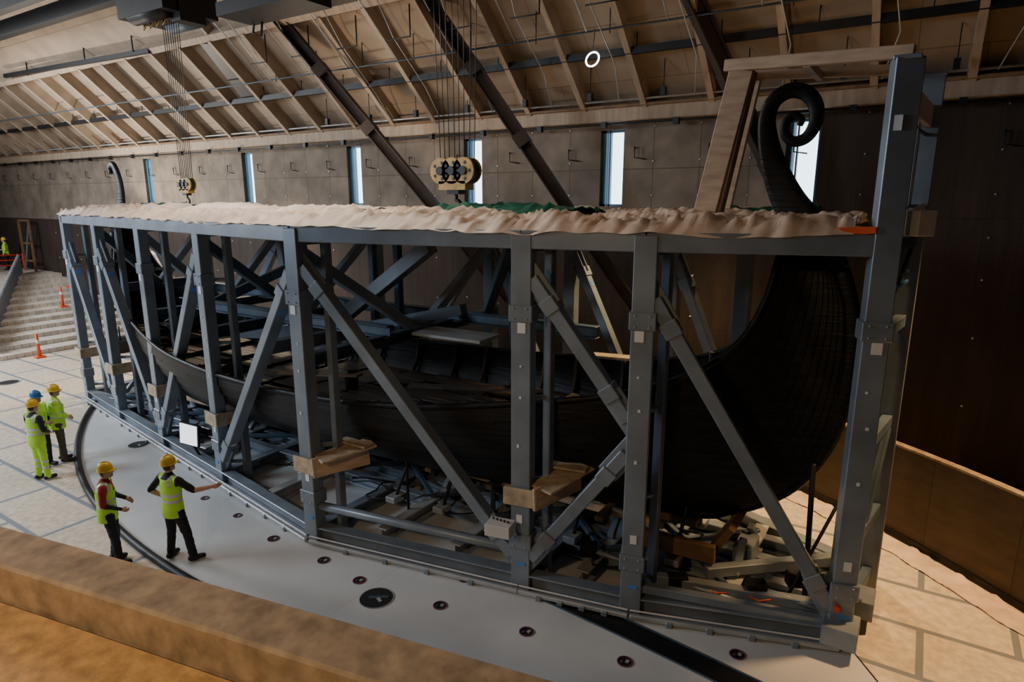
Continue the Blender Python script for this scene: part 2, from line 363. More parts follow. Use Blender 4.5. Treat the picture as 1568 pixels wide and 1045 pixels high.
for k in range(9):
    x=random.uniform(-6,9); y=random.uniform(-1.9,-1.2)
    b.tube([(x+1.2*t/8+.2*math.sin(t*1.3+k),y+.25*math.cos(t*.9+k),.40+.05*math.sin(t)) for t in range(9)],.018,BLACKST,5)
b.tube([(9,-1.3,.42),(9.3,-1.5,.5),(9.6,-1.2,.45),(9.9,-1.35,.5),(10.2,-1,.45)],.012,ORANGE,5)
b.obj('cables',rig)
b=B()
for i,p in enumerate(NR[:6]):
    d=nrm(NR,i); d3=V((d.x,d.y,0)); out=V((d.y,-d.x,0))
    z=1.6 if i<5 else 1.75
    c=P(p,z)+out*.17; b.beam(c-d3*.27,c+d3*.30,.05,.3,PLY)
    b.beam(P(p,z)+d3*.22+out*.19,P(p,z)+d3*.22-out*.9+V((0,0,.0)),.05,.3,PLY)
    if i>=4:
        a=P(p,z)+d3*.25+out*.2; e=P(p,z+.05)-out*.75+d3*.75
        b.beam(a,e,.06,.38,WOOD); b.beam(a+V((.05,.1,.16)),e+V((0,.1,.22)),.5,.04,PLY)
        b.beam(P(p,z+.3)-out*.6+d3*.2,P(p,z+.3)-out*.6+d3*.9,.25,.04,PLY)
b.beam((-8.5,0,.8),(8.6,0,.8),.24,.16,WOODD)
for x in stations[1:-1]:
    b.beam((x,-1.25,1.02),(x,1.25,1.02),.16,.1,WOODD)
b.beam((8.9,-.3,.55),(9.3,-.3,1.2),.9,.12,WOODD); b.beam((7.6,-.9,.72),(9.1,-.9,.78),.12,.3,WOODD)
for y in(-1.0,1.0): b.beam((-6,y,.98),(8.2,y*.8,1.0),.1,.14,WOOD)
b.obj('timber_blocking',rig,.01)
b=B()
a=V((10.95,-1.07,0)); c=V((11.22,.85,0))
b.beam(a+V((.1,0,7.55)),c+V((0,.1,7.55)),.12,.30,WHITEP)
for z in(.35,1.5,3.0,4.6,5.8): b.beam(a+V((0,0,z)),c+V((0,0,z)),.14,.18,STEEL_D)
for z in(5.2,5.35,6.05,6.3,7.3): b.beam(a+V((.1,.2,z)),c+V((0,-.1,z)),.04,.05,LABELB if z<5.3 else STEEL_D)
for y in(-.55,0,.5): b.beam((11.12,y,6.0),(11.12,y,7.5),.05,.04,STEEL_L)
b.beam(a+V((.02,.3,.4)),c+V((0,-.2,2.9)),.1,.12,STEEL_D)
b.beam(a+V((0,.2,4.5)),c+V((0,-.2,5.7)),.05,.06,BLACKST)
b.box((11.2,-.75,6.1),(.3,.45,.32),WHITEP,.9); b.beam((10.1,-1.30,5.98),(10.85,-1.26,6.02),.02,.09,ORANGE); b.beam((11.15,-.5,6.1),(11.3,.7,6.2),.03,.3,WHITEP)
b.box((11.0,-1.2,.35),(.46,.5,.3),STEEL,.0); b.box((11.22,-.3,.35),(.3,.5,.3),STEEL)
b.box((10.93,-1.25,.7),(.07,.07,.09),REDP)
for p,z in(((10.95,-1.07),8.05),((11.22,.85),8.12)): b.box((p[0],p[1],z),(.3,.3,.05),STEEL)
b.obj('end_towers',rig,.012)
b=B(); b.box((10.93,-1.21,7.3),(.1,.03,.18),LABEL); b.obj('tower_label',rig)
b=B(); b.box((6.2,-2.8,1.28),(.42,.3,.2),WHITEP,.2)
for k in range(5): b.tube([(6.05+.07*k,-2.77,1.38),(6.05+.07*k,-2.77,1.42)],.018,BLACKST,6)
b.beam((6.3,-2.6,1.2),(6.36,-2.4,.9),.05,.05,STEEL_L); b.obj('control_box',rig,.01)
b=B(); b.beam((-3.1,-2.62,.95),(-2.62,-2.5,.9),.04,.5,SCREEN); b.beam((-3.13,-2.6,.95),(-2.59,-2.47,.9),.05,.56,BLACKST); b.beam((-2.85,-2.52,.72),(-2.85,-2.3,.2),.05,.05,BLACKST)
b.obj('monitor_screen',rig)
# ------------------------------------------------------------------ cover sheet
def interp(ch,x):
    if x<=ch[0][0]: return ch[0][1]
    for a,c in zip(ch[:-1],ch[1:]):
        if x<=c[0]: return a[1]+(c[1]-a[1])*(x-a[0])/(c[0]-a[0])
    return ch[-1][1]
def sheet(name,s0,s1,ns,nq,zb,amp,m,seed,edge=.12,q0=None,q1=None,drop=.05):
    vs=[];fs=[]
    for i in range(ns+1):
        x=s0+(s1-s0)*i/ns; a=interp(NR,x)-edge if q0 is None else q0; c=interp(FR,x)+edge if q1 is None else q1
        hang=max(0,noise.noise(V((x*.55,seed,2.2)))-.12)
        for j in range(nq+1):
            t=j/nq; y=a+(c-a)*t
            n1=noise.noise(V((x*.8,y*1.1,seed))); sk=x+y*.9+n1*1.4
            n2=1-abs(noise.noise(V((sk*1.5+seed,y*2.6-x*.8,seed))))*2.4; n3=abs(noise.noise(V((x*3.7+n2*1.5,y*6,seed+3)))); n4=1-abs(noise.noise(V((sk*4.5+n1*4,y*5+x*2.4,seed+7))))*2.4
            z=zb+amp*(.35+1.0*n1)+amp*.6*max(n2,0)+amp*.45*n3+amp*.5*max(n4,0)
            e=min(j,nq-j)
            if e==0: z=zb-.01-drop*(.1+1.6*abs(noise.noise(V((x*1.9,seed,0)))))-.14*hang; y+= (-.07 if j==0 else .07)*(noise.noise(V((x*3,0,seed)))+.6)
            elif e==1: z=zb+.01+amp*.9*abs(noise.noise(V((x*3.1,seed,5))))
            elif e==2: z=zb+.03+amp*1.2*abs(noise.noise(V((x*2.1,seed,8))))+amp*.6*n3+amp*.4*max(n4,0)
            vs.append((x,y,z))
    for i in range(ns):
        for j in range(nq): k=i*(nq+1)+j; fs.append((k,k+nq+1,k+nq+2,k+1))
    bb=B(); bb.add(vs,fs,m,True); o=bb.obj(name); return o
cs=sheet('plastic_cover_sheet',-11.1,10.6,560,44,5.985,.15,CLOTH,3.3)
sheet('green_tarpaulin',3.2,6.2,60,12,6.1,.15,CLOTHG,9.1,0,-1.1,1.2)
OFFW=mat('offwhite_sheet',(.80,.70,.63),.5,0,.15,3,.3)
sheet('white_dust_sheet',-5.5,1.5,120,14,6.04,.15,OFFW,5.1,0,-2.0,1.0)
sheet('white_dust_sheet',-10.5,-7.2,50,10,6.04,.14,OFFW,7.1,0,-1.1,1.0)
sheet('green_tarpaulin',-9.0,-6.5,30,8,6.08,.15,CLOTHG,2.1,0,-.6,1.2)
sheet('green_tarpaulin',8.0,9.9,30,8,6.06,.16,CLOTHG,4.4,0,.3,1.5)
# ------------------------------------------------------------------ ship
ship=empty('viking_ship')
K=[(0,.95),(2,.93),(4,.92),(6,.92),(7.5,.95),(8.6,1.05),(9.45,1.4),(10.1,1.98),(10.5,2.8),(10.64,3.8),(10.6,4.7),(10.38,5.4)]
T=[(0,2.6,2.6),(2,2.55,2.66),(4,2.33,2.80),(6,1.85,3.08),(7.5,1.38,3.36),(8.5,1.0,3.72),(9.15,.68,4.25),(9.45,.45,4.9),(9.55,.28,5.5),(9.62,.16,5.9),(9.68,.1,6.05),(9.75,.06,6.1)]
def resample(L_,n):
    out=[]; m=len(L_)-1
    for k in range(n+1):
        t=k/n*m; i=min(int(t),m-1); f=t-i
        p0=L_[max(i-1,0)];p1=L_[i];p2=L_[i+1];p3=L_[min(i+2,m)]
        out.append(tuple(.5*((2*b_)+(-a_+c_)*f+(2*a_-5*b_+4*c_-d_)*f*f+(-a_+3*b_-3*c_+d_)*f**3) for a_,b_,c_,d_ in zip(p0,p1,p2,p3)))
    return out
NS=48; K2=resample(K,NS); T2=resample(T,NS)
ks=[(-x,z) for x,z in K2[::-1]]+K2[1:]; ts=[(-x,w,z) for x,w,z in T2[::-1]]+T2[1:]
NSTR=12
def sec(i,t,sg,offs=0):
    k=ks[i];q=ts[i]
    y=q[1]*math.sin(t*math.pi/2)**.8+offs; z=k[1]+(q[2]-k[1])*(1-math.cos(t*math.pi/2)**1.0)**.95
    x=k[0]+(q[0]-k[0])*t**1.1
    return (x,sg*y,z-offs*.5)
b=B()
for sg in(-1,1):
    for st in range(NSTR):
        t0=st/NSTR;t1=(st+1)/NSTR; vs=[]
        prof=[(t0-.012 if st else t0,.042),(t0*.5+t1*.5,.022),(t1,0.0)]
        for i in range(len(ks)):
            for t,o in prof: vs.append(sec(i,max(t,0),sg,o if min(ts[i][1],1)>.2 else o*.5))
        n=3; fs=[]
        for i in range(len(ks)-1):
            for j in range(2):
                f=(i*n+j,(i+1)*n+j,(i+1)*n+j+1,i*n+j+1); fs.append(f if sg<0 else f[::-1])
        b.add(vs,fs,HULL,True)
        vs=[]
        for i in range(len(ks)):
            vs.append(sec(i,max(t0-.012,0),sg,.042)); vs.append(sec(i,max(t0-.012,0),sg,-.01))
        b.add(vs,[(2*i,2*i+2,2*i+3,2*i+1) for i in range(len(ks)-1)],HULL)
    b.tube([sec(i,1,sg,.02) for i in range(len(ks))],.055,HULL,6)
    for i in range(6,len(ks)-6,3):
        p=sec(i,.9,sg,.02)
        if abs(ks[i][0])<8: b.tube([V(p)-V((0,sg*.02,0)),V(p)+V((0,sg*.02,0))],.03,BLACKST,8)
b.obj('hull_planking',ship)
b=B()
full=[(-p[0],p[1]) for p in K2[::-1]]+K2[1:]
b.ribbon([(x,z-.05) if abs(x)<9 else (x,z) for x,z in full],[.24]*len(full),.16,HULL)
neck=[(10.38,5.4),(10.1,5.75),(9.85,6.0),(9.62,6.3),(9.44,6.62),(9.3,6.95),(9.2,7.3),(9.17,7.6),(9.26,7.84),(9.47,7.95),(9.69,7.89),(9.83,7.7),(9.84,7.47),(9.74,7.28),(9.57,7.23),(9.45,7.33),(9.44,7.5),(9.54,7.59),(9.64,7.54),(9.63,7.45)]
wd=[.25,.45,.58,.50,.43,.36,.29,.25,.23,.225,.22,.21,.19,.17,.155,.14,.13,.115,.12,.08]
rs=resample([(x,z,w) for (x,z),w in zip(neck,wd)],90)
b.ribbon([(p[0],p[1]) for p in rs],[p[2] for p in rs],.13,HULL,12)
neck2=[(-10.38,5.4),(-10.1,5.75),(-9.85,6.0),(-9.66,6.4),(-9.62,6.8),(-9.7,7.15),(-9.85,7.4),(-10.0,7.42),(-10.1,7.3),(-10.05,7.18)]
wd2=[.25,.4,.5,.38,.3,.26,.22,.2,.17,.12]
rs=resample([(x,z,w) for (x,z),w in zip(neck2,wd2)],50)
b.ribbon([(p[0],p[1]) for p in rs],[p[2] for p in rs],.13,HULL,12)
b.obj('keel_and_stems',ship)
b=B()
for x in [k*1.05 for k in range(-8,9)]:
    i=min(range(len(ks)),key=lambda j:abs(ts[j][0]-x)); w=ts[i][1]; z=ts[i][2]
    b.tube([V(sec(i,t,-1,-.05)) for t in(1,.8,.6,.4,.2,.05)]+[V(sec(i,t,1,-.05)) for t in(.05,.2,.4,.6,.8,1)],.06,HULLB,6)
    zz=1.75+.012*x*x
    b.beam((x,-w*.86,zz),(x,w*.86,zz),.14,.14,HULLB)
for k in range(-10,11):
    y=k*.2
    for seg in range(-8,8):
        x0=seg*1.05;x1=x0+1.03; xm=(x0+x1)/2
        i=min(range(len(ks)),key=lambda j:abs(ts[j][0]-xm)); w=ts[i][1]*.84
        if abs(y)<w-.1 and random.random()<.8:
            zz=1.84+.012*xm*xm; b.box((xm,y,zz+random.uniform(0,.03)),(1.0,.18,.03),HULLB,random.uniform(-.02,.02))
for x0,y0 in((-2,-.5),(1.5,.4),(4,-.4),(2.6,-.9),(5.2,.2)): b.beam((x0,y0,2.1),(x0+2.4,y0+.4,2.3),.25,.05,WOODD if random.random()<.5 else HULLB)
b.tube([(0,0,1.9),(0,0,2.35)],.16,HULL,10)
b.obj('frames_and_deck',ship)
b=B()
b.beam((8.62,-.45,8.3),(11.0,-.8,8.17),.12,.16,WOOD)
b.beam((8.86,-.45,8.22),(8.42,-.45,6.0),.34,.1,WOOD,up=(0,1,0)); b.beam((9.0,-.38,8.2),(8.62,-.38,6.0),.1,.2,WOODD,up=(0,1,0))
b.beam((8.62,.5,8.3),(11.05,.7,8.2),.12,.14,WOOD); b.beam((8.86,.5,8.22),(8.5,.5,6.0),.14,.1,WOOD,up=(0,1,0))
b.beam((8.7,-.5,8.27),(8.7,.55,8.27),.12,.12,WOODD); b.beam((9.75,-.6,8.2),(9.75,.6,8.2),.1,.12,WOOD)
b.obj('timber_stem_guard',None,.01)
# ------------------------------------------------------------------ cranes
def hook(c,k,ztop,name):
    b=B(); x,y,z=c
    for dx in(-.3,0,.3):
        b.tube([V((x+dx*k,y-.1*k,z)),V((x+dx*k,y+.1*k,z))],.26*k,BLACKST,20,False)
        for sy in(-1,1):
            b.tube([V((x+dx*k,y+sy*.1*k,z)),V((x+dx*k,y+sy*.15*k,z))],.27*k,YEL,20,False)
            b.tube([V((x+dx*k,y+sy*.15*k,z)),V((x+dx*k,y+sy*.19*k,z))],.09*k,BLACKST,12,False)
            for a in range(5):
                t=a*1.2566; b.tube([V((x+dx*k+.17*k*math.cos(t),y+sy*.15*k,z+.17*k*math.sin(t))),V((x+dx*k+.17*k*math.cos(t),y+sy*.157*k,z+.17*k*math.sin(t)))],.035*k,BLACKST,8,False)
    b.box((x,y,z-.3*k),(.7*k,.3*k,.18*k),YEL); b.box((x,y,z-.42*k),(.3*k,.24*k,.12*k),BLACKST)
    b.tube([(x,y,z-.4*k),(x,y,z-.6*k)]+[(x+.14*k*math.cos(t),y,z-.74*k+.14*k*math.sin(t)) for t in[1.57-.45*j for j in range(11)]],.04*k,BLACKST,8)
    o=b.obj(name)
    r=B()
    for dx in(-.42,-.3,-.18,-.04,.08,.2,.34,.46):
        r.tube([(x+dx*k,y+.03,z+.1),(x+dx*k*1.35,y+.03,ztop)],.009,ROPE,5)
    ro=r.obj('ropes',o)
    return o
hook((3.3,0,6.95),.95,11.8,'crane_hook_block'); hook((-6.1,0,6.8),.62,11.0,'crane_hook_block')
b=B()
for y in(-.7,.7): b.H((-24,y,12.4),(17,y,12.4),.3,.5,BLACKST)
b.obj('crane_girder')
for cx_,w,dz in((-6.1,2.1,-.5),(3.3,2.2,0)):
    b=B(); b.box((cx_,0,11.9+dz/2),(w,1.5,.8-dz),BLACKST); b.tube([(cx_-.7,-.5,11.6+dz),(cx_+.7,-.5,11.6+dz)],.25,BLACKST,14); b.tube([(cx_-.7,.5,11.6+dz),(cx_+.7,.5,11.6+dz)],.25,STEEL_D,14)
    b.box((cx_+.9,0,11.55+dz),(.4,.7,.5),BLACKST); 
    for k in range(4): b.tube([(cx_-.6+.3*k,-.3,11.5+dz),(cx_-.5+.3*k,-.4,11.25+dz),(cx_-.4+.3*k,-.3,11.5+dz)],.02,YEL,5)
    b.obj('crane_hoist_trolley')
b=B(); b.box((-1.9,0,10.75),(2.8,1.0,.3),BLACKST); b.beam((-3.0,.3,10.8),(-3.0,.3,12.2),.1,.1,BLACKST); b.beam((-.8,-.3,10.8),(-.8,-.3,12.2),.1,.1,BLACKST)
b.tube([(-3.1,.4,10.8),(-3.2,.4,10.4),(-2.9,.4,10.3),(-2.8,.4,10.7)],.03,BLACKST,6); b.obj('crane_service_platform')
# ------------------------------------------------------------------ barriers
BX=.7;BQ=11.7
b=B(); n=44; R1=18.3
a0=math.asin((4.6-BX)/R1); a1=math.asin((16-BX)/R1)
for k in range(n):
    t0=a0+(a1-a0)*k/n;t1=a0+(a1-a0)*(k+1)/n
    p=[V((BX+R1*math.sin(t),R1*math.cos(t)-BQ,0)) for t in(t0,t1)]
    b.beam(p[0]+V((0,0,.9)),p[1]+V((0,0,.9)),.14,1.8,GOLDP); b.beam(p[0]+V((0,0,1.82)),p[1]+V((0,0,1.82)),.16,.04,PARA); b.beam(p[0]+V((0,0,.06)),p[1]+V((0,0,.06)),.22,.12,BLACKST)
b.obj('curved_timber_barrier')
vs=[];fs=[]
for k in range(161):
    t=a0+.3+(a1-a0-.3)*k/160
    for j in range(6):
        R=R1-.14-.1*j-.1*(.5+noise.noise(V((k*.11,3,0)))); vs.append((BX+R*math.sin(t),R*math.cos(t)-BQ,.012+(.14-.025*j)*abs(noise.noise(V((k*.17,j*.9,1))))+(.03*abs(noise.noise(V((k*.6,j,4)))))))
for k in range(160):
    for j in range(5): q=k*6+j; fs.append((q,q+6,q+7,q+1))
b=B(); b.add(vs,fs,CLOTH,True); b.obj('crumpled_plastic_sheet')
def pq(x): return -9.3+.2*(x-7.2)-.003*(x-8.5)**2
xs=[2+.25*k for k in range(53)]
b=B(); b.prism([(x,pq(x)) for x in xs]+[(x,pq(x)-.28) for x in xs[::-1]],0,4.6,PARA); b.obj('parapet',bevel=.015)
b=B()
poly=[(x,pq(x)-.3) for x in xs]+[(15,-16.1),(2,-16.1)]
b.prism(poly,4.1,4.4,OSB); b.obj('balcony_floor')
b=B(); 
vs=[];fs=[]
for i in range(9):
    for j in range(9):
        vs.append((9.3+.035*i,-9.60+.035*j,4.42+.1*abs(noise.noise(V((i*.6,j*.6,2))))*(1-abs(i-4)/5)))
for i in range(8):
    for j in range(8): q=i*9+j; fs.append((q,q+9,q+10,q+1))
b.add(vs,fs,WHITEP,True); b.obj('crumpled_paper')
# ------------------------------------------------------------------ far-left steps and platform
b=B()
for k in range(12):
    x1=-19.5-k*.96; z=.19*(k+1)
    b.box(((x1-31.1)/2 if k<11 else x1-.5,2.9,z-.095),(abs(-31.1-x1) if k<11 else 1.2,7.0,.19),STEPB)
b.box((-38.4,2.9,1.15),(14.8,7,2.3),STEPB); b.obj('stepped_platform')
b=B(); p0=V((-20.3,-.7,0));p1=V((-31.5,5.0,2.2)); n=70
for k in range(n):
    a=p0.lerp(p1,k/n);c=p0.lerp(p1,(k+.5)/n); b.beam(a+V((0,0,.6+(.06 if k%2 else 0))),c+V((0,0,.6+(.06 if k%2 else 0))),.06,1.1,STEEL_L); 
    c2=p0.lerp(p1,(k+1)/n); b.beam(c+V((.05,.05,.6)),c2+V((.05,.05,.6)),.03,1.1,STEEL)
b.obj('corrugated_barrier')
def bollard(p):
    b=B(); b.tube([p,V(p)+V((0,0,1.0))],[.07,.05],ORANGE,10); b.tube([V(p)+V((0,0,.6)),V(p)+V((0,0,.75))],.068,LABEL,10); b.box(V(p)+V((0,0,.03)),(.35,.35,.06),ORANGE); b.obj('safety_bollard')
bollard((-18.9,.6,0)); bollard((-24.5,4.0,1.14)); bollard((-27.5,5.7,1.71)); bollard((-33,4.0,2.3))
b=B(); b.box((-17.6,3.2,.25),(1.6,1.0,.5),BLACKST); b.box((-17.9,3.1,.56),(.8,.6,.1),STEEL_L); b.tube([(-17.2,3.0,.5),(-17.2,3.0,1.1)],.03,BLACKST,6); b.obj('equipment_case')
b=B()
for z in(.3,.6,.9): b.tube([(-36,.5,2.3+z),(-33.4,5.9,2.3+z)],.04,REDP,6)
for k in range(6): p=V((-36,.5,2.3)).lerp(V((-33.4,5.9,2.3)),k/5); b.tube([p,p+V((0,0,1))],.04,REDP,6)
b.obj('red_barrier_fence')
b=B(); 
for x in(-33.2,-31.9): b.beam((x,5.9,2.3),(x,5.9,5.2),.1,.1,WOODD)
for z in(2.9,3.9,5.2): b.beam((-33.2,5.9,z),(-31.9,5.9,z),.1,.1,WOODD)
b.beam((-33.2,5.9,2.4),(-31.9,5.9,5.1),.06,.06,STEEL); b.obj('scaffold_tower')
# ------------------------------------------------------------------ people
SKIN=mat('skin',(.55,.33,.24),.5,0,.06,8); HAIR=mat('hair',(.07,.045,.03),.7,0,.2,20); BOOT=mat('black_boot',(.015,.015,.015),.6,0,.2,8)
VEST=mat('hi_vis_yellow',(.44,.76,.06),.7,0,.14,5,.3,emit=.06); SILV=mat('reflective_tape',(.62,.64,.66),.35,.2,.05,5)
NAVY=mat('dark_workwear',(.016,.02,.028),.8,0,.3,8,.4); REDS=mat('red_shirt',(.36,.03,.03),.8,0,.2,8,.3); BLK=mat('black_shirt',(.012,.012,.014),.8,0,.3,8,.4)
BRN=mat('brown_trousers',(.09,.065,.05),.8,0,.2,8,.3); HELY=mat('yellow_helmet',(.78,.50,.04),.35,0,.03,5); HELB=mat('blue_helmet',(.03,.14,.4),.35,0,.03,5)
EYE=mat('eye',(.02,.015,.012),.2,0,.1,5); LIP=mat('lips',(.33,.12,.10),.5,0,.05,5)
def human(name,loc,heading,pose,c,sc=1.07):
    J=dict(pel=(0,0,.95),wst=(0,0,1.1),che=(0,.01,1.32),shc=(0,-.005,1.44),nek=(0,0,1.53),hed=(0,.02,1.655),
      Ls=(-.185,0,1.43),Le=(-.23,-.02,1.15),Lw=(-.22,.06,.9),Rs=(.185,0,1.43),Re=(.23,-.02,1.15),Rw=(.22,.06,.9),
      Lh=(-.095,0,.92),Lk=(-.11,.02,.5),La=(-.12,0,.09),Rh=(.095,0,.92),Rk=(.11,.02,.5),Ra=(.12,0,.09))
    J.update({k:v for k,v in pose.items()}); J={k:V(v) for k,v in J.items()}
    g=B(); prims=[]
    def cap(a,ra,c_,rb,tag,n=14):
        a=V(a);c_=V(c_); d=(c_-a); L=d.length; d=d/L; pts=[];rr=[]
        for k in range(5): t=math.pi/2*(1-k/4); pts.append(a-d*ra*math.sin(t)); rr.append(max(ra*math.cos(t),.002))
        pts.append(a.lerp(c_,.5)); rr.append((ra+rb)/2)
        for k in range(5): t=math.pi/2*k/4; pts.append(c_+d*rb*math.sin(t)); rr.append(max(rb*math.cos(t),.002))
        g.tube(pts,rr,SKIN,n); prims.append((a,ra,c_,rb,tag))
    sp=[(J['pel']+V((0,0,-.12)),.10,.08),(J['pel']+V((0,0,-.06)),.155,.12),(J['pel'],.168,.128),(J['pel']+V((0,0,.04)),.17,.13),(J['wst'],.158,.122),(J['che'],.185,.132),(J['shc'],.178,.11),(J['shc'].lerp(J['nek'],.5),.11,.08),(J['nek'],.06,.06)]
    vs=[];n=20
    for p,rx,ry in sp:
        for k in range(n): a=2*math.pi*k/n; vs.append(p+V((rx*math.cos(a),ry*math.sin(a),0)))
    fs=[(i*n+k,i*n+(k+1)%n,(i+1)*n+(k+1)%n,(i+1)*n+k) for i in range(len(sp)-1) for k in range(n)]+[tuple(range(n))[::-1],tuple((len(sp)-1)*n+k for k in range(n))]
    g.add(vs,fs,SKIN)
    prims.append((J['wst'],.15,J['che'],.155,'torso')); prims.append((J['che'],.155,J['shc'],.12,'torso')); prims.append((J['pel'],.16,J['pel']+V((0,0,-.06)),.14,'pelvis'))
    prims.append((J['shc']+V((-.13,0,0)),.078,J['shc']+V((.13,0,0)),.078,'torso'))
    cap(J['nek']-V((0,0,.05)),.058,J['hed']-V((0,.015,.04)),.052,'neck')
    h=J['hed']; g.ell(h,(.077,.096,.118),SKIN); prims.append((h+V((0,0,.02)),.085,h-V((0,0,.05)),.07,'head'))
    g.ell(h+V((0,.06,-.075)),(.042,.04,.035),SKIN); g.ell(h+V((0,.098,-.012)),(.014,.022,.026),SKIN); g.ell(h+V((0,.088,.03)),(.05,.014,.012),SKIN)
    for sx in(-1,1): g.ell(h+V((sx*.08,-.005,-.01)),(.012,.022,.033),SKIN)
    for s_ in'LR':
        S,E_,W,H_,K_,A=[J[s_+k] for k in'sewhka']
        cap(S,.068,E_,.05,'uarm'); cap(E_,.048,W,.033,'farm')
        cap(H_,.100,K_,.074,'leg'); cap(K_,.072,A,.062,'leg')
        f=pose.get(s_+'f',(0,1,0)); f=V(f).normalized()
        cap(A-V((0,0,.03))-f*.04,.052,A-V((0,0,.045))+f*.15,.042,'foot')
        d=(W-E_).normalized(); cap(W,.031,W+d*.075,.036,'hand')
    me=g.obj('tmp'); md=me.modifiers.new('r','REMESH'); md.mode='VOXEL'; md.voxel_size=.0105
    ms=me.modifiers.new('s','SMOOTH'); ms.iterations=4; ms.factor=.5
    dg=bpy.context.evaluated_depsgraph_get(); ev=me.evaluated_get(dg); nm=ev.to_mesh()
    verts=[v.co.copy() for v in nm.vertices]; polys=[tuple(p.vertices) for p in nm.polygons]; norms=[v.normal.copy() for v in nm.vertices]; ev.to_mesh_clear()
    bpy.data.objects.remove(me,do_unlink=True)
    for i,(v_,n_) in enumerate(zip(verts,norms)):
        if v_.z<1.45 and (v_-h).length>.25: verts[i]=v_+n_*.010*noise.noise(V((v_.x*9,v_.y*9,v_.z*16)))
    out=B()
    out.v=[tuple(v) for v in verts]
    for p in polys:
        ce=sum((verts[i] for i in p),V())/len(p); best=9;tag='torso'
        for a,ra,c_,rb,tg in prims:
            d=c_-a; t=max(0,min(1,(ce-a).dot(d)/max(d.length_squared,1e-9))); dist=(ce-a-d*t).length-(ra+(rb-ra)*t)
            if dist<best: best=dist;tag=tg
        zz=ce.z-J['pel'].z
        if tag=='torso' or (tag=='pelvis' and zz>.02):
            m=VEST if zz>.28 else c['shirt']
            if zz>.28 and (.09<abs(ce.x)<.13): m=SILV
            if zz>.5 and abs(ce.x)<.085: m=c['shirt'] 
            if ce.y>.06 and abs(ce.x)<.022+.09*max(0,zz-.25): m=c['shirt']
        elif tag=='pelvis': m=c['pants']
        elif tag=='uarm': m=c.get('sleeve',c['shirt'])
        elif tag=='farm': m=c.get('fore',c['shirt'])
        elif tag=='leg':
            m=c['pants']
            if c['pants'] is VEST and (.28<ce.z<.33 or .42<ce.z<.47): m=SILV
        elif tag=='foot': m=BOOT
        elif tag=='head': m=HAIR if (ce.y<h.y-.02 and ce.z>h.z-.07) else SKIN
        else: m=SKIN
        out.f.append(list(p)); out.m.append(out.mi(m)); out.sm.append(True)
    # vest shell: hem below the hips up to the armpits, open strip down the front
    pl=J['pel']; prof=[(-.14,.186,.150),(-.07,.188,.150),(0,.186,.148),(.06,.182,.145),(.11,.176,.141),(.16,.176,.140),(.21,.182,.141),(.26,.190,.143),(.31,.196,.145),(.385,.198,.146)]
    n=40; vs=[]
    for zz,rx,ry in prof:
        t=max(0,min(1,zz/.37)); ctr=pl.lerp(J['che'],t)
        for k in range(n+1):
            a=math.radians(96)+math.radians(348)*k/n; w=1+.02*noise.noise(V((a*3,zz*6,sc*9)))
            vs.append(V((ctr.x+rx*w*math.cos(a),ctr.y+ry*w*math.sin(a),pl.z+zz)))
    for i in range(len(prof)-1):
        mm=SILV if i in(4,6) else VEST
        base=len(out.v) if i==0 else base
        if i==0: out.v+=[tuple(v) for v in vs]
        for k in range(n):
            out.f.append([base+i*(n+1)+k,base+i*(n+1)+k+1,base+(i+1)*(n+1)+k+1,base+(i+1)*(n+1)+k]); out.m.append(out.mi(mm)); out.sm.append(True)
    for s_ in'LR':
        E_,W=J[s_+'e'],J[s_+'w']; d=(W-E_).normalized(); sd=-1 if s_=='L' else 1
        pn=V((-sd,0,0)); pn=(pn-d*pn.dot(d)); pn=pn.normalized() if pn.length>.2 else V((0,0,-1)); si=d.cross(pn).normalized()
        for k,(o_,ln) in enumerate(((-.027,.062),(-.009,.072),(.009,.068),(.026,.052))):
            p=W+d*.085+si*o_; q=p+d*ln*.5+pn*.008; r=q+d*ln*.35+pn*.022; u_=r+d*ln*.15+pn*.022
            out.tube([p-d*.02,p,q,r,u_],[.0095,.0095,.009,.008,.005],SKIN,7)
        f_=V((0,1,0)); ts_=si if si.dot(f_)>0 else -si
        p=W+d*.03+ts_*.03; out.tube([W+d*.02+ts_*.01,p,p+d*.03+ts_*.018+pn*.008,p+d*.055+ts_*.02+pn*.02],[.013,.012,.010,.006],SKIN,7)
    for sx in(-1,1): out.ell(h+V((sx*.03,.088,.012)),(.009,.006,.006),EYE,8,6)
    out.ell(h+V((0,.094,-.052)),(.02,.006,.005),LIP,8,6)
    hc=h+V((0,-.005,.045)); hm=c['helmet']; n=20; vs=[];prof=[(1.0,-.02),(1.0,.02),(.95,.055),(.8,.088),(.55,.11),(.25,.12),(.01,.123)]
    for r,z in prof:
        for k in range(n): a=2*math.pi*k/n; vs.append(hc+V((.096*r*math.cos(a),.116*r*math.sin(a),z)))
    out.add(vs,[(i*n+k,i*n+(k+1)%n,(i+1)*n+(k+1)%n,(i+1)*n+k) for i in range(len(prof)-1) for k in range(n)],hm,True)
    vs=[]
    for r,z,fy in((.98,-.01,0),(1.11,-.02,.04),(1.11,-.027,.04),(.98,-.022,0)):
        for k in range(n): a=2*math.pi*k/n; s2=max(0,math.sin(a))**2; vs.append(hc+V((.096*r*math.cos(a),.116*r*math.sin(a)+fy*s2,z)))
    out.add(vs,[(i*n+k,i*n+(k+1)%n,((i+1)%4)*n+(k+1)%n,((i+1)%4)*n+k) for i in range(4) for k in range(n)],hm,True)
    out.tube([hc+V((0,.110*math.cos(t),.008+.12*math.sin(t))) for t in[.2+2.74*j/10 for j in range(11)]],.011,hm,6)
    o=out.obj(name,loc=loc,rz=heading); o.scale=(sc,)*3
    return o
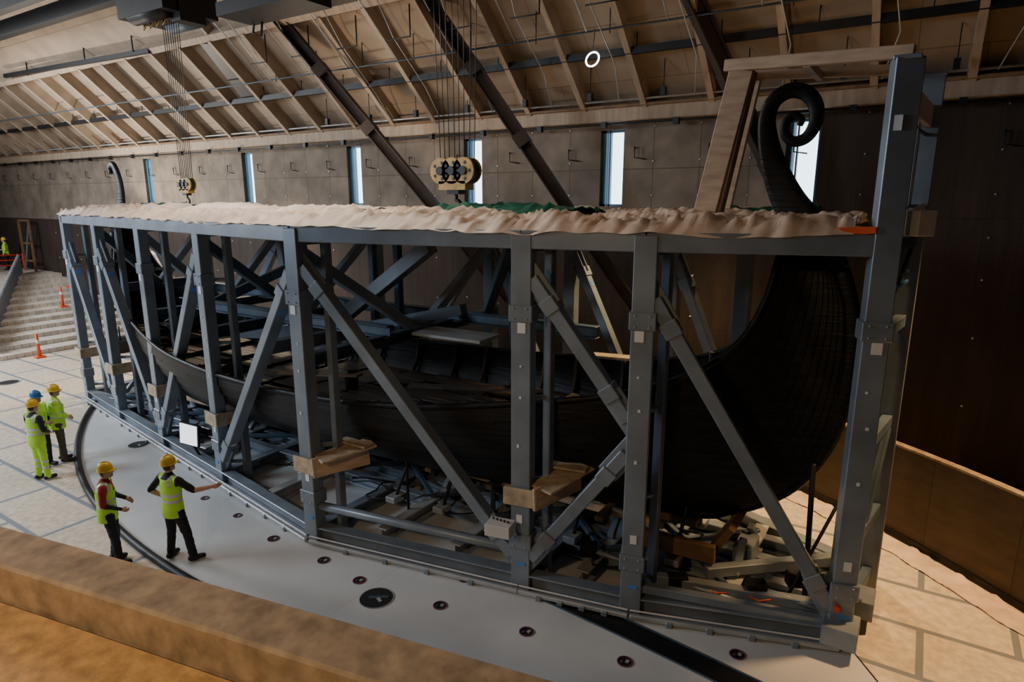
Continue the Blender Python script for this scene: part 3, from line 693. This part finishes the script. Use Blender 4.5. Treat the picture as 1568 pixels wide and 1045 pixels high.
P_a=dict(pel=(0,-.02,.95),che=(0,-.01,1.32),Le=(-.25,.04,1.16),Lw=(-.12,.26,1.08),Re=(.24,-.02,1.15),Rw=(.12,.2,1.0),Lk=(-.12,.03,.5),La=(-.13,-.03,.09),Rk=(.11,.06,.5),Ra=(.13,.08,.09),hed=(0,.04,1.65))
P_b=dict(pel=(.02,0,.95),Lh=(-.08,0,.92),Rh=(.11,0,.92),Le=(-.40,-.08,1.18),Lw=(-.23,.05,1.03),Rs=(.185,.02,1.43),Re=(.36,.16,1.24),Rw=(.54,.34,1.27),La=(-.16,-.02,.09),Lk=(-.13,.02,.5),Ra=(.25,.10,.09),Rk=(.19,.07,.5),Lf=(-.3,1,0),Rf=(.5,1,0))
P_c=dict(Le=(-.25,.02,1.16),Lw=(-.13,.2,1.02),Re=(.24,.03,1.16),Rw=(.1,.2,1.05),La=(-.13,0,.09),Ra=(.13,.03,.09))
P_d=dict(Le=(-.24,-.01,1.15),Lw=(-.24,.08,.9),Re=(.25,.04,1.17),Rw=(.13,.24,1.12))
zf=.0
human('construction_worker',(-.25,-5.62,zf),math.radians(-35),P_a,dict(shirt=REDS,sleeve=REDS,fore=NAVY,pants=NAVY,helmet=HELY),1.06)
human('construction_worker',(.66,-4.98,.03),math.radians(4),P_b,dict(shirt=BLK,fore=SKIN,pants=BLK,helmet=HELY),1.10)
human('construction_worker',(-5.35,-4.72,zf),math.radians(10),P_c,dict(shirt=NAVY,fore=NAVY,pants=VEST,helmet=HELY),1.07)
human('construction_worker',(-6.1,-4.35,zf),math.radians(-60),P_d,dict(shirt=VEST,fore=NAVY,pants=NAVY,helmet=HELB),1.07)
human('construction_worker',(-6.15,-3.95,zf),math.radians(-20),P_c,dict(shirt=VEST,fore=VEST,pants=BRN,helmet=HELY),1.09)
human('construction_worker',(-34.2,5.4,2.3),math.radians(150),P_d,dict(shirt=VEST,fore=VEST,pants=NAVY,helmet=HELY),1.05)
# ------------------------------------------------------------------ lights
def area(name,loc,tgt,size,e,col,sy=None):
    l=bpy.data.lights.new(name,'AREA'); l.energy=e; l.color=col; l.size=size; l.shape='RECTANGLE'; l.size_y=sy or size
    o=bpy.data.objects.new(name,l); COL.objects.link(o); o.location=loc
    o.rotation_euler=(V(tgt)-V(loc)).to_track_quat('-Z','Y').to_euler(); return o
def spot(name,loc,tgt,e,col,ang=70,blend=.6,r=.3):
    l=bpy.data.lights.new(name,'SPOT'); l.energy=e; l.color=col; l.spot_size=math.radians(ang); l.spot_blend=blend; l.shadow_soft_size=r
    o=bpy.data.objects.new(name,l); COL.objects.link(o); o.location=loc
    o.rotation_euler=(V(tgt)-V(loc)).to_track_quat('-Z','Y').to_euler(); return o
area('daylight_opening',(-10,-15.6,9.0),(-2,-3.5,-.5),9,2800,(.72,.86,1.0),4)
area('left_hall_daylight',(-24,-8,10),(-17,0,0),6,3200,(.93,.96,1.0))
spot('warm_floodlight_right',(13.6,1.2,8.2),(12.0,1.4,0),3300,(1,.58,.24),62)
spot('warm_floodlight_back',(7,5.2,8.0),(6.8,2.8,0),2400,(1,.68,.32),80)
spot('warm_floodlight_stern',(-10,5,8.3),(-9,3,0),2600,(1,.80,.55),100)
area('cover_fill_light',(-1,-1.5,10.2),(-1,-1.5,6),9,430,(1,.86,.72),1.5)  # added fill above the rig to brighten the cover sheets, no fixture
spot('roof_uplight_left',(-20,1.5,4.5),(-17,5,12),3400,(1,.88,.74),120)
spot('roof_uplight_mid',(-4,2.5,7.0),(-1,5,12.5),380,(1,.78,.56),130)
spot('roof_uplight_right',(8,1.5,8.6),(8,5,13),75,(1,.68,.38),130)
spot('balcony_worklight',(7.0,-14,8.5),(7.5,-9.8,4.5),1000,(1,.68,.36),80)
w=bpy.data.worlds.new('world'); bpy.context.scene.world=w; w.use_nodes=True
w.node_tree.nodes['Background'].inputs[0].default_value=(.6,.75,1,1); w.node_tree.nodes['Background'].inputs[1].default_value=.4
# ------------------------------------------------------------------ camera
c=bpy.data.cameras.new('camera'); co=bpy.data.objects.new('camera',c); COL.objects.link(co)
c.sensor_width=36; c.lens=22.5; c.clip_end=300
co.location=(11.37,-10.55,6.4); co.rotation_euler=(math.radians(90-12.51),0,math.radians(32.55))
bpy.context.scene.camera=co
